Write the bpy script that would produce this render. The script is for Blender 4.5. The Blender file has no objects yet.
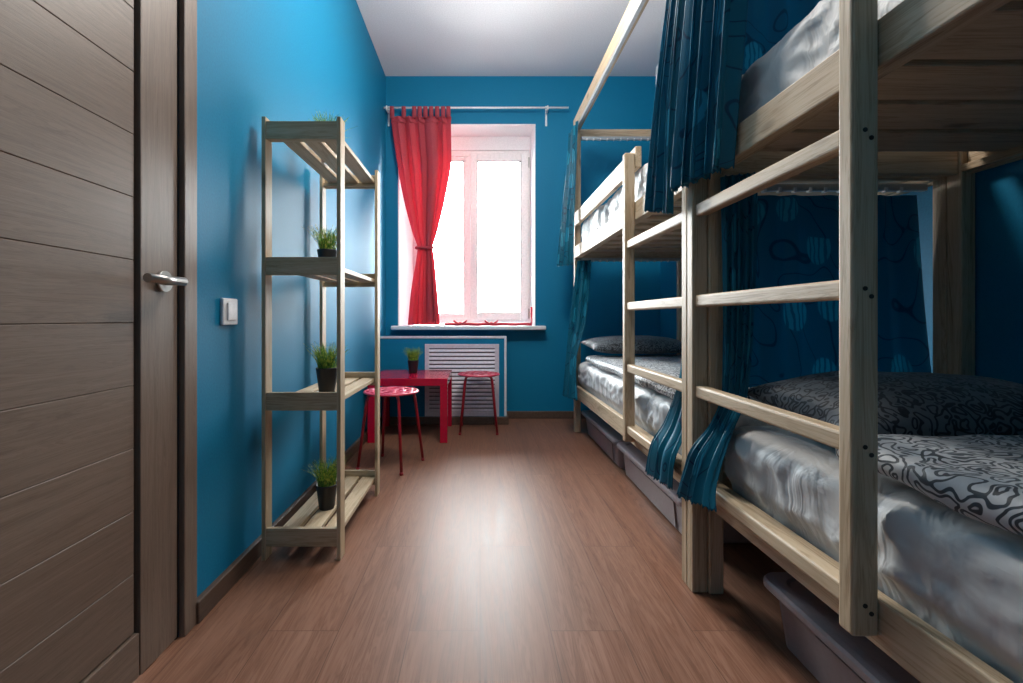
import bpy, bmesh, math, random
from mathutils import Vector, Matrix, noise
random.seed(7)
C = bpy.context.scene.collection
PI = math.pi

# ------------------------------------------------------------------ materials
def new_mat(name):
    m = bpy.data.materials.new(name); m.use_nodes = True
    nt = m.node_tree; nt.nodes.clear()
    out = nt.nodes.new('ShaderNodeOutputMaterial')
    b = nt.nodes.new('ShaderNodeBsdfPrincipled')
    nt.links.new(b.outputs[0], out.inputs[0])
    return m, nt, b, out

def N(nt, t, **kw):
    n = nt.nodes.new('ShaderNode' + t)
    for k, v in kw.items():
        if k in n.inputs: n.inputs[k].default_value = v
        else: setattr(n, k, v)
    return n

def L(nt, a, b): nt.links.new(a, b)

def ramp(nt, stops):
    r = nt.nodes.new('ShaderNodeValToRGB'); e = r.color_ramp.elements
    while len(e) < len(stops): e.new(0.5)
    for k, (p, c) in enumerate(stops):
        e[k].position = p; e[k].color = (*c, 1)
    return r

def math_n(nt, op, a, b=None, clamp=False):
    n = nt.nodes.new('ShaderNodeMath'); n.operation = op; n.use_clamp = clamp
    for k, v in enumerate((a, b)):
        if v is None: continue
        if isinstance(v, (int, float)): n.inputs[k].default_value = v
        else: L(nt, v, n.inputs[k])
    return n.outputs[0]

def mixc(nt, fac, a, b, mode='MIX'):
    n = nt.nodes.new('ShaderNodeMix'); n.data_type = 'RGBA'; n.blend_type = mode
    for sock, v in ((n.inputs[0], fac), (n.inputs[6], a), (n.inputs[7], b)):
        if isinstance(v, (int, float)): sock.default_value = v
        elif isinstance(v, tuple): sock.default_value = (*v, 1)
        else: L(nt, v, sock)
    return n.outputs[2]

def bump(nt, b, h, strength=0.2, dist=0.01):
    n = N(nt, 'Bump'); n.inputs['Strength'].default_value = strength; n.inputs['Distance'].default_value = dist
    L(nt, h, n.inputs['Height']); L(nt, n.outputs[0], b.inputs['Normal'])

def plain(name, col, rough=0.5, metal=0.0, bump_scale=None, bump_s=0.1, spec=0.5):
    m, nt, b, _ = new_mat(name)
    tc = N(nt, 'TexCoord')
    nz = N(nt, 'TexNoise', Scale=bump_scale or 60.0, Detail=3.0)
    L(nt, tc.outputs['Object'], nz.inputs['Vector'])
    lo = tuple(c * 0.93 for c in col); hi = tuple(min(1, c * 1.06) for c in col)
    r = ramp(nt, [(0.3, lo), (0.7, hi)])
    L(nt, nz.outputs[0], r.inputs[0]); L(nt, r.outputs[0], b.inputs['Base Color'])
    b.inputs['Roughness'].default_value = rough; b.inputs['Metallic'].default_value = metal
    b.inputs['Specular IOR Level'].default_value = spec
    if bump_scale: bump(nt, b, nz.outputs[0], bump_s, 0.004)
    return m

def wood(name, axis, cols, rough=0.5, across=26.0, stretch=0.055, knots=True, bump_s=0.12):
    """solid timber with the grain running along one axis"""
    m, nt, b, _ = new_mat(name)
    tc = N(nt, 'TexCoord'); oi = N(nt, 'ObjectInfo')
    add = N(nt, 'VectorMath', operation='ADD')
    cmb = N(nt, 'CombineXYZ')
    for k, f in enumerate((3.1, 7.7, 5.3)):
        L(nt, math_n(nt, 'MULTIPLY', oi.outputs['Random'], f), cmb.inputs[k])
    L(nt, tc.outputs['Object'], add.inputs[0]); L(nt, cmb.outputs[0], add.inputs[1])
    sc = [1.0, 1.0, 1.0]; sc['xyz'.index(axis)] = stretch
    mp = N(nt, 'Mapping'); mp.inputs['Scale'].default_value = sc
    L(nt, add.outputs[0], mp.inputs[0])
    n1 = N(nt, 'TexNoise', Scale=across, Detail=5.0, Roughness=0.6, Distortion=1.2)
    n2 = N(nt, 'TexNoise', Scale=across * 7, Detail=3.0, Roughness=0.7)
    L(nt, mp.outputs[0], n1.inputs['Vector']); L(nt, mp.outputs[0], n2.inputs['Vector'])
    rings = math_n(nt, 'ABSOLUTE', math_n(nt, 'SINE', math_n(nt, 'MULTIPLY', n1.outputs[0], 26.0)))
    g = math_n(nt, 'ADD', math_n(nt, 'MULTIPLY', n1.outputs[0], 0.62), math_n(nt, 'MULTIPLY', rings, 0.16))
    g = math_n(nt, 'ADD', g, math_n(nt, 'MULTIPLY', n2.outputs[0], 0.2))
    r = ramp(nt, [(0.3, cols[0]), (0.5, cols[1]), (0.72, cols[2])])
    L(nt, g, r.inputs[0])
    col = r.outputs[0]
    if knots:
        sk = [9.0, 9.0, 9.0]; sk['xyz'.index(axis)] = 4.0
        mk = N(nt, 'Mapping'); mk.inputs['Scale'].default_value = sk
        L(nt, add.outputs[0], mk.inputs[0])
        v = N(nt, 'TexVoronoi', Scale=1.0); L(nt, mk.outputs[0], v.inputs['Vector'])
        kr = ramp(nt, [(0.07, (1, 1, 1)), (0.19, (0, 0, 0))]); L(nt, v.outputs['Distance'], kr.inputs[0])
        dk = tuple(c * 0.36 for c in cols[0])
        col = mixc(nt, math_n(nt, 'MULTIPLY', kr.outputs[0], 0.75), col, dk)
    L(nt, col, b.inputs['Base Color'])
    b.inputs['Roughness'].default_value = rough
    bump(nt, b, g, bump_s, 0.004)
    return m

PINE = ((0.29, 0.19, 0.105), (0.49, 0.365, 0.235), (0.60, 0.475, 0.335))
M = {}
for ax in 'xyz':
    M['pine_' + ax] = wood('pine_' + ax, ax, PINE, 0.52)
SHELFW = ((0.32, 0.22, 0.12), (0.50, 0.375, 0.235), (0.61, 0.485, 0.33))
for ax in 'xyz':
    M['shelf_' + ax] = wood('shelf_' + ax, ax, SHELFW, 0.55)
ASH = ((0.135, 0.092, 0.066), (0.185, 0.130, 0.097), (0.228, 0.166, 0.126))
M['ash_y'] = wood('ash_y', 'y', ASH, 0.42, across=70, stretch=0.04, knots=False, bump_s=0.10)
M['ash_z'] = wood('ash_z', 'z', ASH, 0.42, across=70, stretch=0.04, knots=False, bump_s=0.10)
BASEB = ((0.06, 0.036, 0.025), (0.10, 0.062, 0.043), (0.14, 0.09, 0.065))
M['baseboard'] = wood('baseboard', 'y', BASEB, 0.4, across=40, knots=False)

M['blue'] = plain('blue_paint', (0.001, 0.185, 0.345), 0.58, bump_scale=140.0, bump_s=0.12, spec=0.26)
M['white_paint'] = plain('white_paint', (0.84, 0.82, 0.83), 0.8, bump_scale=120.0, bump_s=0.05, spec=0.2)
M['white_plastic'] = plain('white_plastic', (0.78, 0.77, 0.78), 0.35)
M['pvc'] = plain('pvc', (0.84, 0.80, 0.79), 0.35)
M['gasket'] = plain('gasket', (0.12, 0.11, 0.11), 0.6)
M['grille'] = plain('grille_paint', (0.66, 0.62, 0.70), 0.45)
M['grille_dark'] = plain('grille_shadow', (0.10, 0.09, 0.11), 0.8)
M['trim_white'] = plain('trim_white', (0.66, 0.72, 0.78), 0.45)
M['red_gloss'] = plain('red_gloss', (0.50, 0.004, 0.035), 0.16)
M['red_metal'] = plain('red_metal', (0.30, 0.006, 0.018), 0.3)
M['red_seat'] = plain('red_seat', (0.62, 0.05, 0.10), 0.3)
M['red_ribbon'] = plain('red_ribbon', (0.55, 0.02, 0.04), 0.5)
M['steel'] = plain('brushed_steel', (0.48, 0.46, 0.43), 0.3, metal=1.0)
M['dark'] = plain('gap_shade', (0.015, 0.012, 0.010), 0.8)  # near-black jamb and leaf core; shade of the door gaps put into colour
M['alu'] = plain('curtain_track_metal', (0.50, 0.52, 0.53), 0.4, metal=0.6)
M['pot'] = plain('black_pot', (0.010, 0.010, 0.012), 0.5)
M['bin'] = plain('bin_plastic', (0.225, 0.18, 0.185), 0.34)
M['bin_lid'] = plain('bin_lid_plastic', (0.27, 0.225, 0.24), 0.32)
M['screw'] = plain('screw_hole', (0.02, 0.015, 0.012), 0.6)

def floor_mat():
    m, nt, b, _ = new_mat('laminate')
    tc = N(nt, 'TexCoord')
    sw = N(nt, 'Mapping'); sw.inputs['Rotation'].default_value = (0, 0, PI / 2)
    L(nt, tc.outputs['Object'], sw.inputs[0])
    br = N(nt, 'TexBrick')
    br.offset = 0.37; br.inputs['Scale'].default_value = 1.0
    br.inputs['Mortar Size'].default_value = 0.0012; br.inputs['Mortar Smooth'].default_value = 0.1
    br.inputs['Brick Width'].default_value = 1.25; br.inputs['Row Height'].default_value = 0.192
    br.inputs['Color1'].default_value = (0, 0, 0, 1); br.inputs['Color2'].default_value = (1, 1, 1, 1)
    br.inputs['Mortar'].default_value = (0.5, 0.5, 0.5, 1); br.inputs['Bias'].default_value = 0.0
    L(nt, sw.outputs[0], br.inputs['Vector'])
    # each plank shifts the grain
    mp = N(nt, 'Mapping'); mp.inputs['Scale'].default_value = (1.0, 0.05, 1.0)
    off = N(nt, 'VectorMath', operation='ADD')
    sc = N(nt, 'VectorMath', operation='SCALE'); sc.inputs['Scale'].default_value = 3.7
    L(nt, br.outputs['Color'], sc.inputs[0])
    L(nt, tc.outputs['Object'], off.inputs[0]); L(nt, sc.outputs[0], off.inputs[1])
    L(nt, off.outputs[0], mp.inputs[0])
    n1 = N(nt, 'TexNoise', Scale=16.0, Detail=5.0, Roughness=0.62, Distortion=1.5)
    n2 = N(nt, 'TexNoise', Scale=130.0, Detail=3.0, Roughness=0.7)
    L(nt, mp.outputs[0], n1.inputs['Vector']); L(nt, mp.outputs[0], n2.inputs['Vector'])
    rings = math_n(nt, 'ABSOLUTE', math_n(nt, 'SINE', math_n(nt, 'MULTIPLY', n1.outputs[0], 34.0)))
    g = math_n(nt, 'ADD', math_n(nt, 'MULTIPLY', n1.outputs[0], 0.55), math_n(nt, 'MULTIPLY', rings, 0.15))
    g = math_n(nt, 'ADD', g, math_n(nt, 'MULTIPLY', n2.outputs[0], 0.3))
    r = ramp(nt, [(0.3, (0.105, 0.043, 0.025)), (0.5, (0.195, 0.087, 0.052)), (0.72, (0.285, 0.145, 0.095))])
    L(nt, g, r.inputs[0])
    tint = mixc(nt, math_n(nt, 'MULTIPLY', br.outputs['Color'], 0.22), r.outputs[0], (0.20, 0.12, 0.085))
    col = mixc(nt, math_n(nt, 'MULTIPLY', br.outputs['Fac'], 0.55), tint, (0.05, 0.025, 0.018))
    L(nt, col, b.inputs['Base Color'])
    b.inputs['Specular IOR Level'].default_value = 0.17
    rr = ramp(nt, [(0.3, (0.36,) * 3), (0.7, (0.46,) * 3)]); L(nt, g, rr.inputs[0])
    L(nt, rr.outputs[0], b.inputs['Roughness'])
    h = math_n(nt, 'SUBTRACT', math_n(nt, 'MULTIPLY', g, 0.35), br.outputs['Fac'])
    bump(nt, b, h, 0.16, 0.002)
    return m
M['floor'] = floor_mat()

def linen_mat(name, ground, line, scale=36.0, levels=4.4, rough=0.55):
    """cotton printed with a dark meandering line"""
    m, nt, b, _ = new_mat(name)
    tc = N(nt, 'TexCoord')
    eps = 0.0008
    def f_at(off):
        add = N(nt, 'VectorMath', operation='ADD'); add.inputs[1].default_value = off
        L(nt, tc.outputs['Object'], add.inputs[0])
        nz = N(nt, 'TexNoise', Scale=scale, Detail=0.0, Distortion=0.35); L(nt, add.outputs[0], nz.inputs['Vector'])
        return math_n(nt, 'MULTIPLY', nz.outputs[0], levels)
    f0 = f_at((0, 0, 0)); g2 = None
    for off in ((eps, 0, 0), (0, eps, 0), (0, 0, eps)):
        d = math_n(nt, 'POWER', math_n(nt, 'ABSOLUTE', math_n(nt, 'SUBTRACT', f_at(off), f0)), 2.0)
        g2 = d if g2 is None else math_n(nt, 'ADD', g2, d)
    grad = math_n(nt, 'MAXIMUM', math_n(nt, 'DIVIDE', math_n(nt, 'SQRT', g2), eps), 12.0)
    dist = math_n(nt, 'DIVIDE', math_n(nt, 'ABSOLUTE', math_n(nt, 'SUBTRACT', math_n(nt, 'FRACT', f0), 0.5)), grad)
    s = math_n(nt, 'MULTIPLY', dist, 200.0)
    r = ramp(nt, [(0.34, line), (0.50, ground)]); L(nt, s, r.inputs[0])
    L(nt, r.outputs[0], b.inputs['Base Color'])
    b.inputs['Roughness'].default_value = rough
    b.inputs['Sheen Weight'].default_value = 0.15
    n2 = N(nt, 'TexNoise', Scale=14.0, Detail=3.0); L(nt, tc.outputs['Object'], n2.inputs['Vector'])
    bump(nt, b, n2.outputs[0], 0.35, 0.02)
    return m
M['linen'] = linen_mat('squiggle_linen', (0.46, 0.47, 0.48), (0.012, 0.020, 0.03))
M['linen_shaded'] = linen_mat('squiggle_shaded', (0.125, 0.14, 0.155), (0.008, 0.012, 0.018), scale=40.0)  # same linen as the quilt, darkened to put the pillows' shade into it

def sheet_mat():
    m, nt, b, _ = new_mat('satin_sheet')
    tc = N(nt, 'TexCoord')
    mp = N(nt, 'Mapping'); mp.inputs['Scale'].default_value = (1, 1, 0.45); mp.inputs['Rotation'].default_value = (0.5, 0, 0)
    L(nt, tc.outputs['Object'], mp.inputs[0])
    nz = N(nt, 'TexNoise', Scale=9.0, Detail=3.0, Roughness=0.5, Distortion=1.3); L(nt, mp.outputs[0], nz.inputs['Vector'])
    r = ramp(nt, [(0.3, (0.53, 0.53, 0.53)), (0.7, (0.62, 0.615, 0.60))])
    L(nt, nz.outputs[0], r.inputs[0]); L(nt, r.outputs[0], b.inputs['Base Color'])
    b.inputs['Roughness'].default_value = 0.5
    b.inputs['Specular IOR Level'].default_value = 0.3
    bump(nt, b, nz.outputs[0], 0.45, 0.03)
    return m
M['sheet'] = sheet_mat()

def curtain_mat(name, base, dark, light, trans=0.25):
    """petrol satin printed with balls and curls; the print lies in the cloth's own u,v metres"""
    m, nt, b, out = new_mat(name)
    tc = N(nt, 'TexCoord')
    nz = N(nt, 'TexNoise', Scale=5.0, Detail=0.0, Distortion=0.8); L(nt, tc.outputs['UV'], nz.inputs['Vector'])
    s = math_n(nt, 'ABSOLUTE', math_n(nt, 'SINE', math_n(nt, 'MULTIPLY', nz.outputs[0], 16.0)))
    r = ramp(nt, [(0.10, dark), (0.2, base)]); L(nt, s, r.inputs[0])
    v = N(nt, 'TexVoronoi', Scale=6.0); v.voronoi_dimensions = '2D'; L(nt, tc.outputs['UV'], v.inputs['Vector'])
    v.inputs['Randomness'].default_value = 0.75
    disc = ramp(nt, [(0.29, (1, 1, 1)), (0.32, (0, 0, 0))]); L(nt, v.outputs['Distance'], disc.inputs[0])
    pick = math_n(nt, 'GREATER_THAN', v.outputs['Color'], 0.55)
    wv = N(nt, 'TexWave', Scale=14.0, Distortion=5.0); L(nt, tc.outputs['UV'], wv.inputs['Vector'])
    lines = ramp(nt, [(0.2, base), (0.4, light)]); L(nt, wv.outputs[1], lines.inputs[0])
    col = mixc(nt, math_n(nt, 'MULTIPLY', disc.outputs[0], pick), r.outputs[0], lines.outputs[0])
    L(nt, col, b.inputs['Base Color'])
    b.inputs['Roughness'].default_value = 0.42
    b.inputs['Specular IOR Level'].default_value = 0.35
    if trans:
        tr = N(nt, 'BsdfTranslucent'); L(nt, col, tr.inputs[0])
        mx = N(nt, 'MixShader'); mx.inputs[0].default_value = trans
        L(nt, b.outputs[0], mx.inputs[1]); L(nt, tr.outputs[0], mx.inputs[2]); L(nt, mx.outputs[0], out.inputs[0])
    return m
M['curtain'] = curtain_mat('petrol_satin', (0.005, 0.135, 0.215), (0.001, 0.048, 0.105), (0.025, 0.30, 0.45))
M['curtain_backlit'] = curtain_mat('petrol_backlit', (0.006, 0.165, 0.265), (0.003, 0.09, 0.16), (0.030, 0.31, 0.43), 0.5)  # same cloth, brighter and more translucent; backlit glow put into the colour

def red_curtain_mat():
    m, nt, b, out = new_mat('red_voile')
    tc = N(nt, 'TexCoord')
    nz = N(nt, 'TexNoise', Scale=300.0, Detail=1.0); L(nt, tc.outputs['Object'], nz.inputs['Vector'])
    r = ramp(nt, [(0.3, (0.56, 0.075, 0.105)), (0.7, (0.66, 0.105, 0.14))]); L(nt, nz.outputs[0], r.inputs[0])
    L(nt, r.outputs[0], b.inputs['Base Color']); b.inputs['Roughness'].default_value = 0.7
    tr = N(nt, 'BsdfTranslucent'); L(nt, r.outputs[0], tr.inputs[0])
    mx = N(nt, 'MixShader'); mx.inputs[0].default_value = 0.42
    L(nt, b.outputs[0], mx.inputs[1]); L(nt, tr.outputs[0], mx.inputs[2]); L(nt, mx.outputs[0], out.inputs[0])
    return m
M['red_curtain'] = red_curtain_mat()

def glass_mat():
    m = bpy.data.materials.new('window_glass'); m.use_nodes = True; nt = m.node_tree; nt.nodes.clear()
    out = nt.nodes.new('ShaderNodeOutputMaterial')
    t = N(nt, 'BsdfTransparent'); t.inputs[0].default_value = (0.96, 0.98, 0.98, 1)
    g = N(nt, 'BsdfGlossy'); g.inputs['Roughness'].default_value = 0.02
    f = N(nt, 'Fresnel'); f.inputs[0].default_value = 1.45
    mx = N(nt, 'MixShader'); L(nt, f.outputs[0], mx.inputs[0]); L(nt, t.outputs[0], mx.inputs[1]); L(nt, g.outputs[0], mx.inputs[2])
    L(nt, mx.outputs[0], out.inputs[0])
    return m
M['glass'] = glass_mat()

def grass_mat():
    m, nt, b, _ = new_mat('grass_blades')
    tc = N(nt, 'TexCoord')
    nz = N(nt, 'TexNoise', Scale=90.0, Detail=1.0); L(nt, tc.outputs['Object'], nz.inputs['Vector'])
    r = ramp(nt, [(0.3, (0.03, 0.12, 0.012)), (0.5, (0.15, 0.36, 0.03)), (0.68, (0.62, 0.60, 0.09))])
    L(nt, nz.outputs[0], r.inputs[0]); L(nt, r.outputs[0], b.inputs['Base Color'])
    b.inputs['Roughness'].default_value = 0.5
    return m
M['grass'] = grass_mat()

# ------------------------------------------------------------------ mesh helpers
class MB:
    def __init__(self): self.bm = bmesh.new()
    def box(self, x0, x1, y0, y1, z0, z1, bev=0.0, seg=2):
        vs = [self.bm.verts.new(p) for p in ((x0,y0,z0),(x1,y0,z0),(x1,y1,z0),(x0,y1,z0),(x0,y0,z1),(x1,y0,z1),(x1,y1,z1),(x0,y1,z1))]
        fs = [self.bm.faces.new([vs[i] for i in f]) for f in ((0,3,2,1),(4,5,6,7),(0,1,5,4),(1,2,6,5),(2,3,7,6),(3,0,4,7))]
        if bev:
            es = list({e for f in fs for e in f.edges})
            bmesh.ops.bevel(self.bm, geom=es, offset=bev, segments=seg, affect='EDGES', profile=0.5)
        return self
    def tube(self, pts, r, n=10, cap=True, flat=1.0):
        pts = [Vector(p) for p in pts]; rings = []
        rad = r if isinstance(r, (list, tuple)) else [r] * len(pts)
        up = None
        for i, p in enumerate(pts):
            d = (pts[min(i + 1, len(pts) - 1)] - pts[max(i - 1, 0)]).normalized()
            if up is None:
                up = Vector((0, 0, 1)) if abs(d.z) < 0.9 else Vector((1, 0, 0))
            a = d.cross(up).normalized(); bb = a.cross(d).normalized(); up = bb
            rings.append([self.bm.verts.new(p + a * (math.cos(2*PI*k/n) * rad[i]) + bb * (math.sin(2*PI*k/n) * rad[i] * flat)) for k in range(n)])
        for i in range(len(rings) - 1):
            for k in range(n):
                self.bm.faces.new((rings[i][k], rings[i][(k+1) % n], rings[i+1][(k+1) % n], rings[i+1][k]))
        if cap:
            self.bm.faces.new(rings[0][::-1]); self.bm.faces.new(rings[-1])
        return self
    def lathe(self, prof, c=(0, 0, 0), n=32):
        rings = [[self.bm.verts.new((c[0] + r*math.cos(2*PI*k/n), c[1] + r*math.sin(2*PI*k/n), c[2] + z)) for k in range(n)] for r, z in prof]
        for i in range(len(rings) - 1):
            for k in range(n):
                self.bm.faces.new((rings[i][k], rings[i][(k+1) % n], rings[i+1][(k+1) % n], rings[i+1][k]))
        self.bm.faces.new(rings[0][::-1]); self.bm.faces.new(rings[-1])
        return self
    def build(self, name, mat, parent=None, smooth=False, loc=None):
        off = Vector((0, 0, 0))
        if parent is not None:
            p = parent
            while p is not None:
                off += Vector(p.location); p = p.parent
        if loc is not None: off = off + Vector(loc)
        bmesh.ops.recalc_face_normals(self.bm, faces=self.bm.faces[:])
        if off.length: bmesh.ops.translate(self.bm, verts=self.bm.verts[:], vec=-off)
        me = bpy.data.meshes.new(name); self.bm.to_mesh(me); self.bm.free()
        if smooth:
            for p in me.polygons: p.use_smooth = True
        o = bpy.data.objects.new(name, me); C.objects.link(o)
        me.materials.append(M[mat] if isinstance(mat, str) else mat)
        if parent is not None: o.parent = parent
        if loc is not None: o.location = loc
        return o

def box(name, mat, parent, x0, x1, y0, y1, z0, z1, bev=0.003):
    return MB().box(x0, x1, y0, y1, z0, z1, bev).build(name, mat, parent)

def thing(name, label, cat, loc=(0, 0, 0), group=None):
    o = bpy.data.objects.new(name, None); C.objects.link(o); o.location = loc
    o.empty_display_size = 0.05
    return tag(o, label, cat, group)
def tag(o, label, cat, group=None):
    o['label'] = label; o['category'] = cat; o['kind'] = 'thing'
    if group: o['group'] = group
    return o
def struct(o):
    o['kind'] = 'structure'; return o
def copy_tree(o, parent=None):
    c = o.copy(); C.objects.link(c)
    if parent is not None: c.parent = parent
    for ch in [x for x in bpy.data.objects if x.parent == o]:
        copy_tree(ch, c)
    return c

def axis_steps(a, b, r, res):
    inner = [a, a + 0.15*r, a + 0.4*r, a + 0.7*r, a + r]
    n = max(1, int((b - a - 2*r) / res))
    mid = [a + r + (b - a - 2*r) * k / n for k in range(1, n)]
    return inner + mid + [b - r, b - 0.7*r, b - 0.4*r, b - 0.15*r, b]

def soft_box(b0, b1, r, res, disp=None):
    """rounded cushion-like box with displaced surface"""
    mb = MB(); cache = {}
    st = [axis_steps(b0[k], b1[k], r, res) for k in range(3)]
    def vert(p):
        key = (round(p[0], 5), round(p[1], 5), round(p[2], 5))
        if key in cache: return cache[key]
        P = Vector(p)
        inn = Vector([min(max(p[k], b0[k] + r), b1[k] - r) for k in range(3)])
        d = P - inn
        nn = d.normalized() if d.length > 1e-9 else Vector((0, 0, 1))
        Q = inn + nn * r
        if disp: Q = Q + disp(Q, nn)
        cache[key] = mb.bm.verts.new(Q); return cache[key]
    for ax in range(3):
        u, v = [k for k in range(3) if k != ax]
        for side in (b0[ax], b1[ax]):
            for i in range(len(st[u]) - 1):
                for j in range(len(st[v]) - 1):
                    q = []
                    for di, dj in ((0, 0), (1, 0), (1, 1), (0, 1)):
                        p = [0, 0, 0]; p[ax] = side; p[u] = st[u][i + di]; p[v] = st[v][j + dj]
                        q.append(vert(p))
                    if len(set(q)) == 4:
                        try: mb.bm.faces.new(q)
                        except ValueError: pass
    return mb

def nz(x, y, z): return noise.noise(Vector((x, y, z)))

# ------------------------------------------------------------------ room measures
WL, WR, WB, WF, H = -0.80, 1.53, 3.90, -0.90, 2.90
struct(MB().box(WL - 0.2, WR + 0.2, WF - 0.2, WB + 0.5, -0.1, 0).build('floor', 'floor'))
struct(MB().box(WL - 0.2, WR + 0.2, WF - 0.2, WB + 0.5, H, H + 0.1).build('ceiling', 'white_paint'))
DY0, DY1, DZ = 0.38, 1.226, 2.03         # door opening in the left wall
w = MB(); w.box(WL - 0.15, WL, WF - 0.15, DY0, 0, H); w.box(WL - 0.15, WL, DY1, WB + 0.1, 0, H); w.box(WL - 0.15, WL, DY0, DY1, DZ, H)
struct(w.build('wall_left', 'blue'))
struct(MB().box(WR, WR + 0.15, WF - 0.15, WB + 0.1, 0, H).build('wall_right', 'blue'))
struct(MB().box(WL, WR, WF - 0.15, WF, 0, H).build('wall_front', 'blue'))
# back wall with a splayed window opening
OX0, OX1, OZ0, OZ1 = -0.695, 0.470, 0.75, 2.494
IX0, IX1, IZ1 = -0.605, 0.452, 2.36
FY = 4.15
w = MB()
w.box(WL - 0.1, OX0, WB, FY + 0.1, 0, H); w.box(OX1, WR + 0.1, WB, FY + 0.1, 0, H)
w.box(OX0, OX1, WB, FY + 0.1, 0, OZ0); w.box(OX0, OX1, WB, FY + 0.1, OZ1, H)
struct(w.build('wall_back', 'blue'))
# white plaster lining of the reveal
w = MB(); e = 0.002
def quad_prism(mb, pts, t):
    a = [mb.bm.verts.new(p) for p in pts]; b = [mb.bm.verts.new(Vector(p) + Vector(t)) for p in pts]
    mb.bm.faces.new(a); mb.bm.faces.new(b[::-1])
    for k in range(4): mb.bm.faces.new((a[k], a[(k+1) % 4], b[(k+1) % 4], b[k]))
def prism_z(mb, tri, z0, z1):
    a = [mb.bm.verts.new((x, y, z0)) for x, y in tri]; b = [mb.bm.verts.new((x, y, z1)) for x, y in tri]
    mb.bm.faces.new(a); mb.bm.faces.new(b[::-1]); n = len(tri)
    for k in range(n): mb.bm.faces.new((a[k], a[(k+1) % n], b[(k+1) % n], b[k]))
prism_z(w, [(OX0, WB - e), (OX0 + 0.012, WB - e), (IX0, FY), (IX0, FY + 0.09), (OX0, FY + 0.09)], OZ0, OZ1)
prism_z(w, [(OX1, WB - e), (OX1 - 0.008, WB - e), (IX1, FY), (IX1, FY + 0.09), (OX1, FY + 0.09)], OZ0, OZ1)
w.box(OX0 + 0.002, OX1 - 0.002, WB - e, FY + 0.09, OZ1 - 0.010, OZ1)
w.box(IX0 - 0.08, IX1 + 0.015, FY - 0.01, FY + 0.09, IZ1, OZ1 - 0.005)
struct(w.build('trim_reveal', 'white_paint'))

# window
WIN = MB()
fz0, fz1 = 0.80, IZ1
f = 0.05
WIN.box(IX0, IX0 + f, FY, FY + 0.07, fz0, fz1, 0.004); WIN.box(IX1 - f, IX1, FY, FY + 0.07, fz0, fz1, 0.004)
WIN.box(IX0 + f, IX1 - f, FY, FY + 0.07, fz0, fz0 + f, 0.004); WIN.box(IX0 + f, IX1 - f, FY, FY + 0.07, fz1 - f, fz1, 0.004)
mx = -0.072
WIN.box(mx - 0.038, mx + 0.038, FY - 0.002, FY + 0.07, fz0 + f, fz1 - f, 0.004)
win = struct(WIN.build('window_1', 'pvc'))
def sash(x0, x1, name, yy, t):
    s = MB(); z0, z1 = fz0 + 0.03, fz1 - 0.03
    s.box(x0, x0 + t, yy, yy + 0.055, z0, z1, 0.006); s.box(x1 - t, x1, yy, yy + 0.055, z0, z1, 0.006)
    s.box(x0 + t, x1 - t, yy, yy + 0.055, z0, z0 + t, 0.006); s.box(x0 + t, x1 - t, yy, yy + 0.055, z1 - t, z1, 0.006)
    so = s.build('sash', 'pvc', win)
    g = MB(); q = 0.006
    g.box(x0 + t, x0 + t + q, yy + 0.01, yy + 0.03, z0 + t, z1 - t); g.box(x1 - t - q, x1 - t, yy + 0.01, yy + 0.03, z0 + t, z1 - t)
    g.box(x0 + t + q, x1 - t - q, yy + 0.01, yy + 0.03, z0 + t, z0 + t + q); g.box(x0 + t + q, x1 - t - q, yy + 0.01, yy + 0.03, z1 - t - q, z1 - t)
    g.build('gasket', 'gasket', so)
    p = MB(); p.box(x0 + t, x1 - t, yy + 0.028, yy + 0.034, z0 + t, z1 - t); p.build('pane', 'glass', so)
    return so
sash(IX0 + 0.02, mx - 0.02, 'fixed', FY + 0.012, 0.055)
rs = sash(mx - 0.018, IX1 - 0.018, 'opening', FY - 0.018, 0.066)
hd = MB(); hd.box(mx + 0.003, mx + 0.028, FY - 0.026, FY - 0.017, 1.44, 1.51, 0.003); hd.box(mx + 0.008, mx + 0.023, FY - 0.062, FY - 0.05, 1.36, 1.485, 0.004); hd.box(mx + 0.009, mx + 0.022, FY - 0.052, FY - 0.024, 1.47, 1.485, 0.002)
hd.build('window_handle', 'white_plastic', rs)
hg = MB()
for zz in (fz0 + 0.09, fz1 - 0.11): hg.box(IX1 - 0.020, IX1 - 0.006, FY - 0.022, FY + 0.0, zz - 0.045, zz + 0.045, 0.003)
hg.build('hinge', 'steel', win)
box('window_sill', 'white_plastic', win, -0.735, 0.545, 3.785, FY + 0.02, 0.752, 0.785, 0.008)

# radiator boxing under the window with its white edge beads
BX1, BY, BZ = 0.208, 3.68, 0.700
o = MB().box(WL, BX1, BY, WB, 0, BZ).build('wall_boxing', 'blue'); struct(o)
w = MB(); w.box(WL, BX1 + 0.004, BY - 0.006, BY + 0.016, BZ - 0.014, BZ + 0.004, 0.002); w.box(BX1 - 0.014, BX1 + 0.004, BY - 0.006, BY + 0.016, 0.066, BZ - 0.014, 0.002)
struct(w.build('trim_1', 'trim_white'))
# baseboards
def baseb(name, boxes):
    w = MB()
    for b in boxes: w.box(*b, 0.0, 0.062, 0.004)
    return struct(w.build(name, 'baseboard'))
baseb('baseboard_left', [(WL, WL + 0.020, 1.275, BY)])
baseb('baseboard_back', [(WL + 0.02, BX1 + 0.02, BY - 0.02, BY), (BX1, BX1 + 0.02, BY, WB - 0.02), (BX1, WR - 0.02, WB - 0.02, WB)])
baseb('baseboard_right', [(WR - 0.02, WR, WF, WB - 0.02)])

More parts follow.
